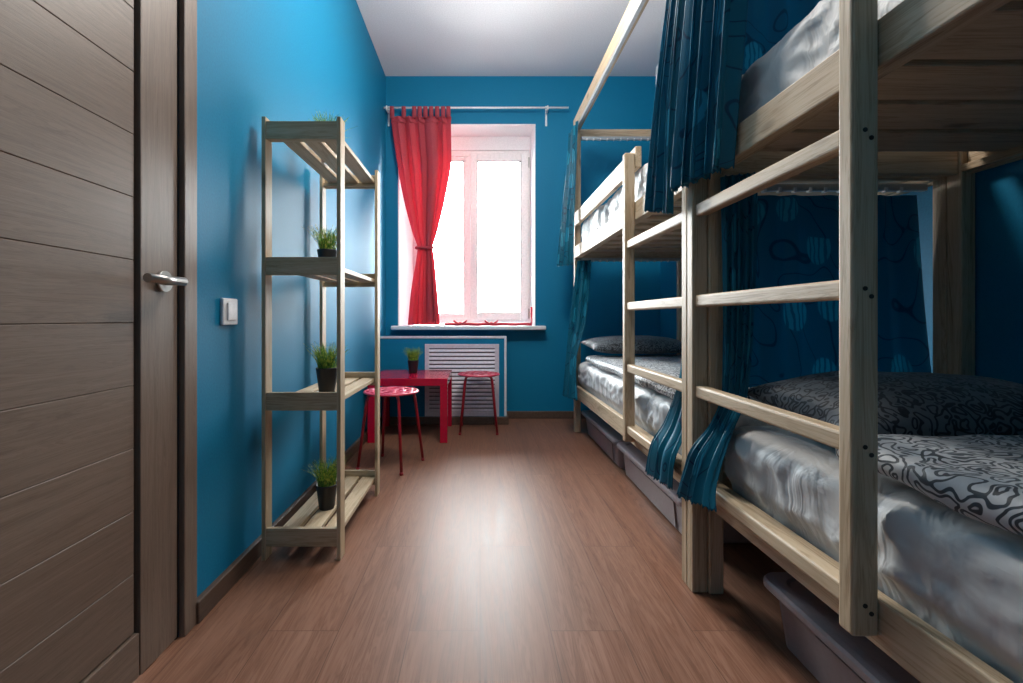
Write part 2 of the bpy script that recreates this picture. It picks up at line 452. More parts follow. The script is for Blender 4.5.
# ------------------------------------------------------------------ door in the left wall
df = MB()
df.box(WL - 0.15, WL - 0.004, DY1 - 0.013, DY1, 0, DZ, 0.001); df.box(WL - 0.15, WL - 0.003, DY0, DY0 + 0.016, 0, DZ, 0.001)
df.box(WL - 0.15, WL - 0.003, DY0, DY1, DZ - 0.016, DZ, 0.001)
door = struct(df.build('door_1', 'dark'))
cs = MB()
cs.box(WL - 0.0038, WL + 0.014, DY1 - 0.002, 1.280, 0, DZ + 0.062, 0.003)
cs.box(WL, WL + 0.014, DY0 - 0.07, DY0 - 0.008, 0, DZ + 0.062, 0.003)
cs.box(WL, WL + 0.014, DY0 - 0.008, DY1 + 0.008, DZ + 0.002, DZ + 0.062, 0.003)
cs.build('door_casing', 'ash_z', door)
LY0, LY1 = DY0 + 0.02, 1.211
LX = -0.797
leaf = MB()
leaf.box(LX - 0.042, LX - 0.016, LY0, LY1, 0.008, DZ - 0.02)
lf = leaf.build('door_leaf', 'dark', door)
box('stile', 'ash_z', lf, LX - 0.03, LX, 1.080, LY1, 0.010, DZ - 0.022, 0.002)
box('stile', 'ash_z', lf, LX - 0.03, LX, LY0, LY0 + 0.115, 0.010, DZ - 0.022, 0.002)
pn = MB()
zl = [0.118] + [0.257 + 0.1455 * k for k in range(12)]
zl = [z for z in zl if z < 1.90] + [1.96]
for a, b in zip(zl[:-1], zl[1:]):
    pn.box(LX - 0.03, LX - 0.006, LY0 + 0.125, 1.068, a + 0.0004, b - 0.0004, 0.0014, 1)
pn.build('plank_panel', 'ash_y', lf)
box('bottom_rail', 'ash_y', lf, LX - 0.03, LX, LY0 + 0.116, 1.076, 0.012, 0.114, 0.002)
box('top_rail', 'ash_y', lf, LX - 0.03, LX, LY0 + 0.116, 1.076, 1.964, DZ - 0.022, 0.002)
hz, hy = 0.942, 1.155
h = MB(); h.tube([(LX - 0.002, hy, hz), (LX + 0.009, hy, hz)], 0.026, 28)
ro = h.build('rosette', 'steel', lf, True)
h = MB(); h.tube([(LX + 0.008, hy, hz), (LX + 0.047, hy, hz)], 0.010, 16)
lever = []
h.tube([(LX + 0.047, hy + 0.011, hz), (LX + 0.047, hy - 0.118, hz - 0.001)], 0.0105, 18)
h.build('lever_handle', 'steel', lf, True)
for p in bpy.data.objects['rosette'].data.polygons: p.use_smooth = len(p.vertices) == 4
for p in bpy.data.objects['lever_handle'].data.polygons: p.use_smooth = len(p.vertices) == 4

# light switch
sw = thing('light_switch', 'white square light switch on the blue wall beside the brown door', 'switch', (WL, 1.457, 0.87))
MB().box(WL, WL + 0.011, 1.414, 1.500, 0.828, 0.912, 0.004).build('face_plate', 'white_plastic', sw)
r_ = MB(); r_.box(WL + 0.009, WL + 0.0165, 1.433, 1.481, 0.842, 0.898, 0.003); r_.build('rocker', 'white_plastic', sw)

# ------------------------------------------------------------------ shelf unit
SX0, SX1, SY0, SY1 = -0.765, -0.488, 1.61, 2.245
sh = thing('shelf_unit', 'open pine shelf unit of four slatted shelves against the blue wall', 'shelf', (-0.627, 1.93, 0))
pw, pt = 0.052, 0.014
for (x0, x1) in ((SX0, SX0 + pt), (SX1 - pt, SX1)):
    for (y0, y1) in ((SY0, SY0 + pw), (SY1 - pw, SY1)):
        MB().box(x0, x1, y0, y1, 0, 1.556, 0.0015).build('post', 'shelf_z', sh)
tops = (0.111, 0.588, 1.064, 1.541)
for zt in tops:
    for y0 in (SY0 + 0.003, SY1 - 0.021):
        MB().box(SX0 + pt, SX1 - pt, y0, y0 + 0.018, zt - 0.063, zt, 0.0015).build('crossbar', 'shelf_x', sh)
    for k in range(3):
        x0 = SX0 + pt + 0.026 + k * 0.0785
        MB().box(x0, x0 + 0.062, SY0 + 0.021, SY1 - 0.021, zt - 0.044, zt - 0.027, 0.0015).build('slat', 'shelf_y', sh)
    for y0 in (SY0 + 0.022, SY1 - 0.022 - 0.02):
        MB().box(SX0 + pt, SX1 - pt, y0, y0 + 0.02, zt - 0.06, zt - 0.0445, 0.001).build('cleat', 'shelf_x', sh)

# ------------------------------------------------------------------ grass pots
def grass_pot(x, y, z, label, seed, s=1.0):
    rnd = random.Random(seed)
    t = thing('grass_pot', label, 'plant', (x, y, z), 'black pots of artificial grass')
    p = MB(); p.lathe([(0.026*s, 0.001), (0.029*s, 0.0), (0.030*s, 0.004), (0.041*s, 0.092*s), (0.042*s, 0.097*s), (0.039*s, 0.098*s), (0.037*s, 0.086*s), (0.002, 0.084*s)], (x, y, z), 28)
    p.build('pot', 'pot', t, True)
    g = MB()
    for k in range(230):
        a = rnd.uniform(0, 2*PI); rr = 0.033 * s * math.sqrt(rnd.random())
        bx, by = x + rr*math.cos(a), y + rr*math.sin(a)
        hgt = rnd.uniform(0.075, 0.130) * s
        out = rnd.uniform(0.15, 0.55) * (0.25 + rr / (0.033 * s)) * 0.09 * s
        if rnd.random() < 0.05: out *= 1.9
        da = a + rnd.uniform(-0.7, 0.7); dx, dy = math.cos(da), math.sin(da)
        wd = rnd.uniform(0.0012, 0.0021) * s
        px, py = -dy * wd, dx * wd
        prev = None
        for q in range(5):
            tt = q / 4; ww = 1 - tt * 0.9
            cx = bx + dx * out * tt * tt; cy = by + dy * out * tt * tt; cz = z + 0.083 * s + hgt * (tt - 0.12 * tt * tt)
            v = (g.bm.verts.new((cx + px*ww, cy + py*ww, cz)), g.bm.verts.new((cx - px*ww, cy - py*ww, cz)))
            if prev: g.bm.faces.new((prev[0], prev[1], v[1], v[0]))
            prev = v
    o = g.build('grass', 'grass', t)
    sm = o.modifiers.new('thickness', 'SOLIDIFY'); sm.thickness = 0.0006
    return t
grass_pot(-0.642, 1.95, 1.5145, 'black pot of grass on the topmost shelf, only the blade tips showing', 1)
grass_pot(-0.640, 1.93, 1.0375, 'black pot of grass on the second shelf from the top', 2)
grass_pot(-0.592, 1.78, 0.5615, 'black pot of grass on the third shelf, one above the lowest', 3)
grass_pot(-0.618, 1.855, 0.0845, 'black pot of grass on the lowest shelf near the floor', 4)

# ------------------------------------------------------------------ red table and stools
TX0, TX1, TY0, TY1 = -0.765, -0.222, 3.125, 3.655
tb = thing('side_table', 'low square glossy red table below the window in the corner', 'table', ((TX0+TX1)/2, (TY0+TY1)/2, 0))
MB().box(TX0, TX1, TY0, TY1, 0.388, 0.438, 0.002).build('tabletop', 'red_gloss', tb)
for x0 in (TX0, TX1 - 0.05):
    for y0 in (TY0, TY1 - 0.05):
        MB().box(x0, x0 + 0.05, y0, y0 + 0.05, 0, 0.388, 0.002).build('leg', 'red_gloss', tb)
grass_pot(-0.500, 3.44, 0.438, 'black pot of bright green grass standing on the red table', 5)

def stool(cx, cy, rot, label):
    t = thing('stool', label, 'stool', (cx, cy, 0), 'red metal stools')
    b = MB(); n = 48
    radii = [0.0, 0.018, 0.045, 0.060, 0.085, 0.105, 0.128, 0.143, 0.155, 0.160]
    zs = [0.4335, 0.4335, 0.434, 0.434, 0.434, 0.434, 0.434, 0.434, 0.432, 0.425]
    rings = []
    c0 = b.bm.verts.new((0, 0, zs[0]))
    for r, z in list(zip(radii, zs))[1:]:
        rings.append([b.bm.verts.new((r*math.cos(2*PI*k/n), r*math.sin(2*PI*k/n), z)) for k in range(n)])
    for k in range(n): b.bm.faces.new((c0, rings[0][k], rings[0][(k+1) % n]))
    for i in range(len(rings) - 1):
        for k in range(n):
            hole = (i == 1 and k % 8 in (0, 1, 2, 3)) or (i == 3 and k % 6 in (0, 1, 2)) or (i == 5 and k % 4 in (0, 1))
            if hole: continue
            b.bm.faces.new((rings[i][k], rings[i][(k+1) % n], rings[i+1][(k+1) % n], rings[i+1][k]))
    b.bm.transform(Matrix.Translation((cx, cy, 0)) @ Matrix.Rotation(rot, 4, 'Z'))
    o = b.build('seat', 'red_seat', t, True)
    md = o.modifiers.new('thick', 'SOLIDIFY'); md.thickness = 0.007; md.offset = -1
    for k in range(4):
        a = rot + PI/4 + k*PI/2; ca, sa = math.cos(a), math.sin(a)
        prof = [(0.085, 0.418), (0.112, 0.418), (0.128, 0.412), (0.137, 0.400), (0.142, 0.380), (0.160, 0.25), (0.192, 0.008)]
        l = MB(); l.tube([(cx + r*ca, cy + r*sa, z) for r, z in prof], 0.0088, 10)
        lo = l.build('leg', 'red_metal', t, True)
        fc = MB(); fc.tube([(cx + 0.1905*ca, cy + 0.1905*sa, 0.016), (cx + 0.193*ca, cy + 0.193*sa, 0.0)], 0.0105, 10)
        fc.build('foot_cap', 'red_metal', lo, True)
    return t
stool(-0.512, 2.657, math.radians(-63 - 45), 'red round stool with punched seat beside the shelf unit')
stool(-0.010, 3.478, 0.0, 'red round stool standing in front of the white louvred grille')

# radiator grille
GX0, GX1, GZ0, GZ1 = -0.440, 0.152, 0.066, 0.642
gr = thing('radiator_grille', 'square white louvred radiator grille set in the blue boxing', 'grille', ((GX0+GX1)/2, BY, GZ0))
w = MB(); fw = 0.034
w.box(GX0, GX0 + fw, BY - 0.014, BY, GZ0, GZ1, 0.002); w.box(GX1 - fw, GX1, BY - 0.014, BY, GZ0, GZ1, 0.002)
w.box(GX0 + fw, GX1 - fw, BY - 0.014, BY, GZ0, GZ0 + fw, 0.002); w.box(GX0 + fw, GX1 - fw, BY - 0.014, BY, GZ1 - fw, GZ1, 0.002)
w.build('frame', 'grille', gr)
box('backing', 'grille_dark', gr, GX0 + fw, GX1 - fw, BY - 0.002, BY, GZ0 + fw, GZ1 - fw, 0)
nsl = 16; step = (GZ1 - GZ0 - 2*fw) / nsl
w = MB()
for k in range(nsl):
    z = GZ0 + fw + step * k
    quad_prism(w, [(GX0 + fw, BY - 0.012, z + 0.003), (GX1 - fw, BY - 0.012, z + 0.003), (GX1 - fw, BY - 0.003, z + step * 0.72), (GX0 + fw, BY - 0.003, z + step * 0.72)], (0, -0.002, 0.003))
w.build('louver', 'grille', gr)

# ------------------------------------------------------------------ cloth builder
def cloth(name, mat, levels, folds, label, cat, amp, width, nu=110, nv=60, phase=0.0, hem=0.004, thick=0.0016, group=None, parent=None, ribbon=0.0, seed=0):
    """pleated hanging cloth; levels: (zL, zR, (xL, yL), (xR, yR), amplitude scale)"""
    rows = []
    zt = (levels[0][0] + levels[0][1]) / 2; zb = (levels[-1][0] + levels[-1][1]) / 2
    def lerp(a, b, t): return a + (b - a) * t
    zs = [(l[0] + l[1]) / 2 for l in levels]
    def at(t):
        # catmull-like smooth interpolation over levels by cumulative index
        z = zt + (zb - zt) * t
        for i in range(len(levels) - 1):
            if z <= zs[i] + 1e-9 and z >= zs[i+1] - 1e-9:
                k = (zs[i] - z) / max(1e-9, zs[i] - zs[i+1]); break
        else: i, k = len(levels) - 2, 1.0
        def vec(l): return [l[0], l[1], l[2][0], l[2][1], l[3][0], l[3][1], l[4]]
        p1, p2 = vec(levels[i]), vec(levels[i+1])
        p0 = vec(levels[i-1]) if i > 0 else p1
        p3 = vec(levels[i+2]) if i + 2 < len(levels) else p2
        z0 = zs[i-1] if i > 0 else zs[i] + (zs[i] - zs[i+1]); z3 = zs[i+2] if i + 2 < len(levels) else zs[i+1] - (zs[i] - zs[i+1])
        h = zs[i] - zs[i+1]; out = []
        for a0, a, b, b3 in zip(p0, p1, p2, p3):
            m1 = (b - a0) / (z0 - zs[i+1]) * h; m2 = (b3 - a) / (zs[i] - z3) * h
            if (b - a) * m1 <= 0: m1 = 0
            if (b - a) * m2 <= 0: m2 = 0
            k2, k3 = k*k, k*k*k
            out.append((2*k3 - 3*k2 + 1)*a + (k3 - 2*k2 + k)*m1 + (-2*k3 + 3*k2)*b + (k3 - k2)*m2)
        return out
    rnd = random.Random(seed)
    ph2 = rnd.uniform(0, 6)
    mb = MB(); uvl = mb.bm.loops.layers.uv.new('UVMap')
    uv = {}
    for j in range(nv + 1):
        t = j / nv
        zl, zr, xl, yl, xr, yr, am = at(t)
        d = Vector((xr - xl, yr - yl, 0)); dn = d.normalized() if d.length > 1e-6 else Vector((0, 1, 0))
        nrm = Vector((-dn.y, dn.x, 0))
        row = []
        for i in range(nu + 1):
            u = i / nu
            us = u + 0.02 * math.sin(2*PI*u*2 + ph2)
            a = 2*PI*folds*us + phase + 0.5*math.sin(3*t + ph2)
            off = amp * am * (math.sin(a) + 0.3*math.sin(1.6*a + ph2) + 0.25*nz(u*4, t*2.5, seed))
            lat = amp * am * 0.35 * math.sin(2*a)
            p = Vector((xl, yl, 0)).lerp(Vector((xr, yr, 0)), u) + nrm*off + dn*lat
            z = lerp(zl, zr, u)
            if j == nv: z += hem * math.sin(2*PI*u*width/0.022)
            v = mb.bm.verts.new((p.x, p.y, z)); uv[v] = (u*width + seed*1.37, (1-t)*(zt - zb))
            row.append(v)
        rows.append(row)
    for j in range(nv):
        for i in range(nu):
            f = mb.bm.faces.new((rows[j][i], rows[j][i+1], rows[j+1][i+1], rows[j+1][i]))
            for lp in f.loops: lp[uvl].uv = uv[lp.vert]
    o = mb.build(name, mat, parent, True)
    md = o.modifiers.new('thickness', 'SOLIDIFY'); md.thickness = thick; md.offset = 0
    if label: tag(o, label, cat, group)
    return o

# ------------------------------------------------------------------ red window curtain and its rod
RY, RZ = 3.815, 2.594
rod = thing('curtain_rod', 'thin white curtain rod above the window with end brackets', 'curtain rod', (0, WB, RZ))
MB().tube([(WL + 0.002, RY, RZ), (0.735, RY, RZ)], 0.008, 12).build('rod', 'white_plastic', rod, True)
for bx in (-0.772, 0.560):
    w = MB(); w.box(bx - 0.008, bx + 0.008, WB - 0.008, WB, RZ - 0.12, RZ + 0.05, 0.002); w.box(bx - 0.006, bx + 0.006, RY - 0.012, WB - 0.006, RZ - 0.022, RZ - 0.008, 0.002); w.box(bx - 0.006, bx + 0.006, RY - 0.016, RY - 0.0085, RZ - 0.022, RZ + 0.012, 0.001)
    w.build('bracket', 'white_plastic', rod)
cy = RY
rc = cloth('window_curtain', 'red_curtain', [
    (2.475, 2.475, (-0.742, cy), (-0.245, cy), 0.9),
    (2.15, 2.15, (-0.697, cy), (-0.242, cy), 1.1),
    (1.85, 1.85, (-0.642, cy), (-0.292, cy), 1.0),
    (1.56, 1.56, (-0.565, cy), (-0.360, cy), 0.8),
    (1.435, 1.435, (-0.520, cy), (-0.395, cy), 0.6),
    (1.37, 1.37, (-0.528, cy), (-0.385, cy), 0.65),
    (1.08, 1.08, (-0.575, cy), (-0.358, cy), 0.9),
    (0.793, 0.793, (-0.602, cy), (-0.335, cy), 1.0)], 5.5,
    'sheer red curtain tied at its waist on the left of the window', 'curtain', 0.018, 1.3, nu=140, nv=70, hem=0.0, thick=0.0008, seed=3)
cloth('overlapped_fold', 'red_curtain', [
    (2.50, 2.50, (-0.505, cy + 0.026), (-0.345, cy + 0.026), 0.8), (1.95, 1.95, (-0.470, cy + 0.026), (-0.362, cy + 0.026), 0.8),
    (1.46, 1.46, (-0.455, cy + 0.020), (-0.405, cy + 0.020), 0.3), (1.10, 1.10, (-0.455, cy + 0.024), (-0.375, cy + 0.024), 0.6), (0.83, 0.83, (-0.465, cy + 0.026), (-0.345, cy + 0.026), 0.7)], 3,
    None, None, 0.006, 0.5, nu=60, nv=50, hem=0.0, thick=0.0025, seed=5, parent=rc)
# heading band and tabs looped over the rod
hb = cloth('heading_band', 'red_curtain', [(2.52, 2.52, (-0.744, cy), (-0.244, cy), 0.8), (2.468, 2.468, (-0.742, cy), (-0.245, cy), 0.9)], 5.5, None, None, 0.018, 1.3, nu=140, nv=4, hem=0, thick=0.003, seed=3, parent=rc)
for tx in (-0.730, -0.632, -0.545, -0.500, -0.452, -0.405, -0.355, -0.305, -0.262):
    w = MB(); ww = 0.017 if tx > -0.6 else 0.016
    prof = [(RY - 0.012, 2.505), (RY - 0.0125, RZ), (RY - 0.009, RZ + 0.009), (RY, RZ + 0.0125), (RY + 0.009, RZ + 0.009), (RY + 0.0125, RZ), (RY + 0.012, 2.505)]
    a = [(w.bm.verts.new((tx - ww, y, z)), w.bm.verts.new((tx + ww, y, z))) for y, z in prof]
    for p, q in zip(a[:-1], a[1:]): w.bm.faces.new((p[0], p[1], q[1], q[0]))
    to = w.build('tab', 'red_curtain', rc, True)
    md = to.modifiers.new('t', 'SOLIDIFY'); md.thickness = 0.002
w = MB(); pts = []
for k in range(25):
    a = 2*PI*k/24; pts.append((-0.4575 + 0.073*math.cos(a), cy + 0.024*math.sin(a), 1.432 + 0.004*math.sin(2*a)))
w.tube(pts, 0.011, 8, cap=False, flat=1.0)
w.build('tie_band', 'red_curtain', rc, True)

# red ribbon lying along the sill
w = MB(); pts = []
for k in range(60):
    t = k/59; x = -0.30 + 0.735*t
    pts.append((x, 3.855 + 0.012*math.sin(9*t) - 0.008*math.sin(23*t), 0.7985 + 0.0015*math.sin(30*t)))
w.tube(pts, 0.012, 8)
for bx in (-0.165, 0.095):
    for s in (-1, 1):
        lp = [(bx + s*0.052*math.sin(PI*k/12)**1.0*math.cos(0.15), 3.845 - 0.010*math.cos(PI*k/12), 0.802 + 0.012*(1 - math.cos(2*PI*k/12))) for k in range(13)]
        w.tube(lp, 0.008, 7)
    w.tube([(bx - 0.012, 3.842, 0.803), (bx + 0.012, 3.842, 0.807)], 0.014, 8)
w.tube([(0.425, 3.86, 0.799), (0.437, 3.90, 0.81), (0.444, 3.97, 0.87), (0.445, 3.98, 0.945)], 0.009, 8)
tag(w.build('ribbon', 'red_ribbon', None, True), 'red ribbon with bows lying along the white window sill', 'ribbon')

# air conditioner high on the right wall
ac = thing('air_conditioner', 'white air conditioner high on the right wall, mostly behind the blue curtain', 'air conditioner', (WR, 3.0, 2.44))
acm = soft_box((1.30, 2.66, 2.455), (WR - 0.0005, 3.44, 2.735), 0.045, 0.05).build('body', 'white_plastic', ac, True)
box('wall_mount', 'white_plastic', ac, WR - 0.012, WR, 2.75, 3.35, 2.43, 2.70, 0.002)
box('air_flap', 'white_plastic', ac, 1.31, 1.40, 2.72, 3.38, 2.447, 2.458, 0.003)

# ------------------------------------------------------------------ bunk beds
def screws(pts, parent):
    for (x, y, z, ax) in pts:
        w = MB()
        d = Vector((0.0012, 0, 0)) if ax == 'x' else Vector((0, 0.0012, 0))
        w.tube([Vector((x, y, z)) - d, Vector((x, y, z)) + d], 0.0042, 10)
        w.build('screw', 'screw', parent)

PX0, PX1 = 0.705, 0.750      # aisle posts
QX0, QX1 = 1.480, 1.525      # wall posts
def bunk(ya, yb, ladder_end, label, slat_w, slat_p, gl):
    """ya < yb; ladder_end 'a' or 'b' says which end carries the ladder"""
    t = thing('bunk_bed', label, 'bunk bed', ((PX0 + QX1)/2, (ya + yb)/2, 0))
    B = 0.004
    pd = 0.045
    for y0 in (ya, yb - pd):
        MB().box(PX0, PX1, y0, y0 + pd, 0, 2.25, B).build('post', 'pine_z', t)
        MB().box(QX0, QX1, y0, y0 + pd, 0, 2.25, B).build('post', 'pine_z', t)
    RT = 0.028
    for (z0, z1) in ((0.265, 0.352), (1.295, 1.380)):
        MB().box(PX0, PX0 + RT, ya + pd, yb - pd, z0, z1, B).build('side_rail', 'pine_y', t)
        MB().box(QX1 - RT, QX1, ya + pd, yb - pd, z0, z1, B).build('side_rail', 'pine_y', t)
        for y0 in (ya + 0.008, yb - pd + 0.008):
            MB().box(PX1, QX0, y0, y0 + RT, z0, z1, B).build('end_rail', 'pine_x', t)
        # ledgers carrying the slats
        for x0 in (PX0 + RT, QX1 - RT - 0.02):
            MB().box(x0, x0 + 0.02, ya + pd, yb - pd, z0 + 0.004, z0 + 0.026, 0.002).build('ledger', 'pine_y', t)
        y = ya + pd + 0.02
        while y + slat_w < yb - pd:
            MB().box(PX0 + RT + 0.001, QX1 - RT - 0.001, y, y + slat_w, z0 + 0.026, z0 + 0.044, 0.003).build('slat', 'pine_x', t)
            y += slat_p
    # canopy
    MB().box(PX0 - 0.003, PX1 - 0.003, ya, yb, 2.25, 2.337, B).build('canopy_beam', 'pine_y', t)
    MB().box(QX0 + 0.01, QX1, ya, yb, 2.25, 2.337, B).build('canopy_beam', 'pine_y', t)
    for y0 in (ya + 0.008, yb - pd + 0.008):
        MB().box(PX1, QX0, y0, y0 + 0.028, 2.192, 2.258, B).build('canopy_end_board', 'pine_x', t)
    # ladder
    SW, SX, SXB = 0.034, 0.656, 0.7035
    if ladder_end == 'a': in0, out0 = ya, 2.085
    else: in0, out0 = yb - 0.038, 0.810
    MB().box(SX, SXB, in0, in0 + 0.038, 0, 1.60, B).build('ladder_stile', 'pine_z', t)
    st = MB().box(SX, SXB, out0, out0 + SW, 0.287, 1.60, 0.0055, 3).build('ladder_stile', 'pine_z', t)
    screws([q for k in range(4) for q in ((SX + 0.022, out0, 0.343 + 0.2795*k, 'y'), (SX + 0.033, out0, 0.329 + 0.2795*k, 'y'))], st)
    r0, r1 = (in0 + 0.038, out0 - 0.001) if ladder_end == 'a' else (out0 + SW + 0.001, in0)
    for k in range(4):
        zt = 0.362 + 0.2795 * k
        MB().box(0.664, 0.699, r0, r1, zt - 0.037, zt, 0.0065, 3).build('rung', 'pine_y', t)
    # guard rail
    g0, g1 = (out0 + 0.0, yb - pd) if ladder_end == 'a' else (ya + pd, out0 + SW)
    MB().box(PX0, PX0 + RT, g0, g1, 1.534, 1.630, B).build('guard_rail', 'pine_y', t)
    # curtain tracks
    spots = [(2.168, yb - pd - 0.022)]
    if ladder_end == 'a': spots += [(1.271, yb - pd - 0.022), (1.271, ya + pd + 0.012)]
    for z0, far in spots:
        z1 = z0 + 0.0235
        tr = MB().box(PX1 + 0.002, QX0 - 0.002, far, far + 0.020, z0, z1, 0.002).build('curtain_track', 'alu', t)
        x = 0.79
        gm = None
        while x < 1.40:
            if gm is None:
                gm = MB().box(x - 0.005, x + 0.005, far - 0.003, far + 0.012, z0 - 0.006, z0 + 0.010, 0.001).build('glider', 'white_plastic', tr)
                gx = x
            else:
                c = gm.copy(); c.location = (x - gx, 0, 0); c.parent = tr; C.objects.link(c)
            x += gl
    MB().box(PX0 - 0.004, PX0 + 0.016, ya + pd, yb - pd, 2.227, 2.2495, 0.002).build('curtain_track', 'alu', t)
    return t
bunk(1.461, 3.465, 'a', 'pine bunk bed at the window end with ladder and guard rail', 0.085, 0.165, 0.05)
bunk(-0.60, 1.459, 'b', 'pine bunk bed nearest the viewer with ladder, opposite the door', 0.135, 0.155, 0.055)

# ------------------------------------------------------------------ bedding
def sheet_disp(seed, a, zlo):
    lean = 0.024 if zlo < 1 else 0.0
    def d(p, n):
        side = max(0.0, -n.x)
        v = nz(p.y*3.0 + seed, p.x*3, p.z*3.5 + seed) * 0.9
        # hanging pleats that lean along the bed
        s = p.y*9 + 2.2*p.z + 1.6*nz(p.y*1.7 + seed, seed, p.z*2.5)
        pl = abs(nz(s, seed*2.1, p.z*0.9)) * 1.6 - 0.5
        up = max(0.0, min(1.0, (p.z - zlo - 0.05) / 0.04))
        amt = a * (0.5*v + side*pl)
        q = Vector((p.x*4, p.y*6.5 + 0.9*p.z*6 + seed, p.z*7 - p.y*3.0))
        q += noise.noise_vector(q*0.6) * 0.9
        cr = max(0.0, 1 - 3.2*abs(noise.noise(q))) ** 2 + 0.6*max(0.0, 1 - 3.5*abs(noise.noise(q*1.9 + Vector((3, seed, 1))))) ** 2
        amt += (0.010*cr - 0.004) * side
        if zlo > 1: amt = min(1.6*amt, 0.004)
        if zlo > 1: up = 1.0
        if n.z < 0 or abs(n.y) > 0.5 or n.x > 0.5: up = 0.0
        return n * (amt * up) + Vector((-lean * side * up, 0, 0))
    return d
def mattress(y0, y1, z0, z1, label, seed, a=0.008):
    o = soft_box((0.740, y0, z0), (1.485, y1, z1), 0.045, 0.011, sheet_disp(seed, a, z0)).build('mattress', 'sheet', None, True)
    return tag(o, label, 'mattress')
mattress(1.52, 3.40, 0.3105, 0.535, 'mattress in creased pale sheet on the lower bunk at the window end', 1.0, 0.010)
mattress(1.52, 3.40, 1.3405, 1.56, 'mattress in creased pale sheet on the upper bunk at the window end', 5.0, 0.020)
mattress(-0.54, 1.385, 0.3105, 0.535, 'mattress in shiny pale grey sheet on the near lower bunk', 9.0, 0.012)
mattress(-0.54, 1.385, 1.3405, 1.56, 'mattress in smooth pale sheet on the near upper bunk', 14.0, 0.006)

def quilt(y0, y1, label, seed, roll):
    def d(p, n):
        v = nz(p.x*4, p.y*4 + seed, p.z*4) * 0.010 + nz(p.x*11, p.y*9 + seed, p.z*8) * 0.006
        dz = -0.010 * max(0, min(1, (0.80 - p.x) / 0.09))          # droops over the mattress edge
        return n*v + Vector((0, 0, dz + 0.012*nz(p.y*3, seed, 0)*max(0, 1 - (p.x - 0.7)/0.3)))
    o = soft_box((0.722, y0, 0.560), (1.50, y1, 0.560 + roll), 0.024, 0.018, d).build('quilt', 'linen', None, True)
    return tag(o, label, 'quilt')
quilt(1.56, 3.20, 'folded quilt with dark squiggles on the lower bunk at the window end', 2.0, 0.036)
quilt(-0.50, 0.955, 'quilt with dark squiggle print on the near lower bunk', 6.0, 0.052)

def pillow(cx, cy, z0, lx, ly, th, tilt, label, mat):
    mb = MB(); n = 44; rows = {}
    def P(u, v, s):
        # corners stick out, sides pinch in
        x = u * lx/2 * (1 - 0.07 * (1 - abs(v)**2) * abs(u)**3); y = v * ly/2 * (1 - 0.08 * (1 - abs(u)**2) * abs(v)**3)
        e = max(0.0, (1 - abs(u)**2.6)) ** 0.45 * max(0.0, (1 - abs(v)**2.6)) ** 0.45
        w = 0.10 * nz(x*7 + cx*3, y*7 + cy*5, s*2)
        z = th/2 * e * (1 + w) * (1.0 if s > 0 else 0.72) * s
        return Vector((x, y, z))
    for s in (1, -1):
        g = [[None]*(n+1) for _ in range(n+1)]
        for i in range(n+1):
            for j in range(n+1):
                u, v = -1 + 2*i/n, -1 + 2*j/n
                u = math.sin(u*PI/2); v = math.sin(v*PI/2)
                border = i in (0, n) or j in (0, n)
                if border and (i, j) in rows: g[i][j] = rows[(i, j)]; continue
                g[i][j] = mb.bm.verts.new(P(u, v, s))
                if border: rows[(i, j)] = g[i][j]
        for i in range(n):
            for j in range(n):
                q = (g[i][j], g[i+1][j], g[i+1][j+1], g[i][j+1])
                mb.bm.faces.new(q if s > 0 else q[::-1])
    mb.bm.transform(Matrix.Translation((cx, cy, z0)) @ Matrix.Rotation(tilt, 4, 'X'))
    o = mb.build('pillow', mat, None, True)
    pts = []
    return tag(o, label, 'pillow')
pillow(1.085, 3.19, 0.658, 0.70, 0.42, 0.13, math.radians(4), 'grey squiggle pillow at the head of the lower bunk near the window', 'linen_shaded')
pillow(1.130, 1.168, 0.615, 0.70, 0.40, 0.175, math.radians(5), 'shaded grey squiggle pillow on the near lower bunk', 'linen_shaded')

# ------------------------------------------------------------------ bunk curtains
grp = None
cloth('bunk_curtain', 'curtain', [
    (2.232, 2.232, (0.672, 3.50), (0.684, 3.22), 0.8), (1.85, 1.85, (0.640, 3.47), (0.684, 3.26), 1.0),
    (1.235, 1.235, (0.570, 3.43), (0.675, 3.30), 1.1)], 4, 'blue bunk curtain bunched at the window-end post, upper bunk', 'curtain', 0.011, 0.7, nu=90, seed=11)
cloth('bunk_curtain', 'curtain', [
    (1.27, 1.27, (0.712, 3.375), (0.805, 3.33), 0.8), (0.85, 0.85, (0.660, 3.375), (0.765, 3.29), 0.9),
    (0.56, 0.56, (0.632, 3.375), (0.684, 3.23), 0.9), (0.28, 0.28, (0.606, 3.375), (0.676, 3.17), 1.0)], 4, 'blue bunk curtain hanging down at the window-end post, lower bunk', 'curtain', 0.009, 0.6, nu=90, seed=12)
cloth('bunk_curtain', 'curtain', [
    (2.226, 2.226, (0.690, 1.60), (0.690, 1.515), 0.7), (1.90, 1.90, (0.636, 1.575), (0.660, 1.495), 0.8),
    (1.56, 1.56, (0.612, 1.64), (0.636, 1.505), 0.7),
    (1.245, 1.195, (0.598, 1.69), (0.635, 1.52), 1.0)], 5, 'blue bunk curtain pulled back beside the ladder, upper bunk at window end', 'curtain', 0.013, 0.9, nu=120, seed=13)
cloth('bunk_curtain', 'curtain', [
    (2.226, 2.226, (0.685, 1.41), (0.690, 1.13), 0.8), (1.85, 1.85, (0.648, 1.435), (0.676, 1.17), 1.0),
    (1.255, 1.262, (0.612, 1.475), (0.672, 1.26), 1.0)], 5, 'largest blue bunk curtain gathered in deep folds, near upper bunk', 'curtain', 0.021, 1.1, nu=140, seed=14, phase=1.0)
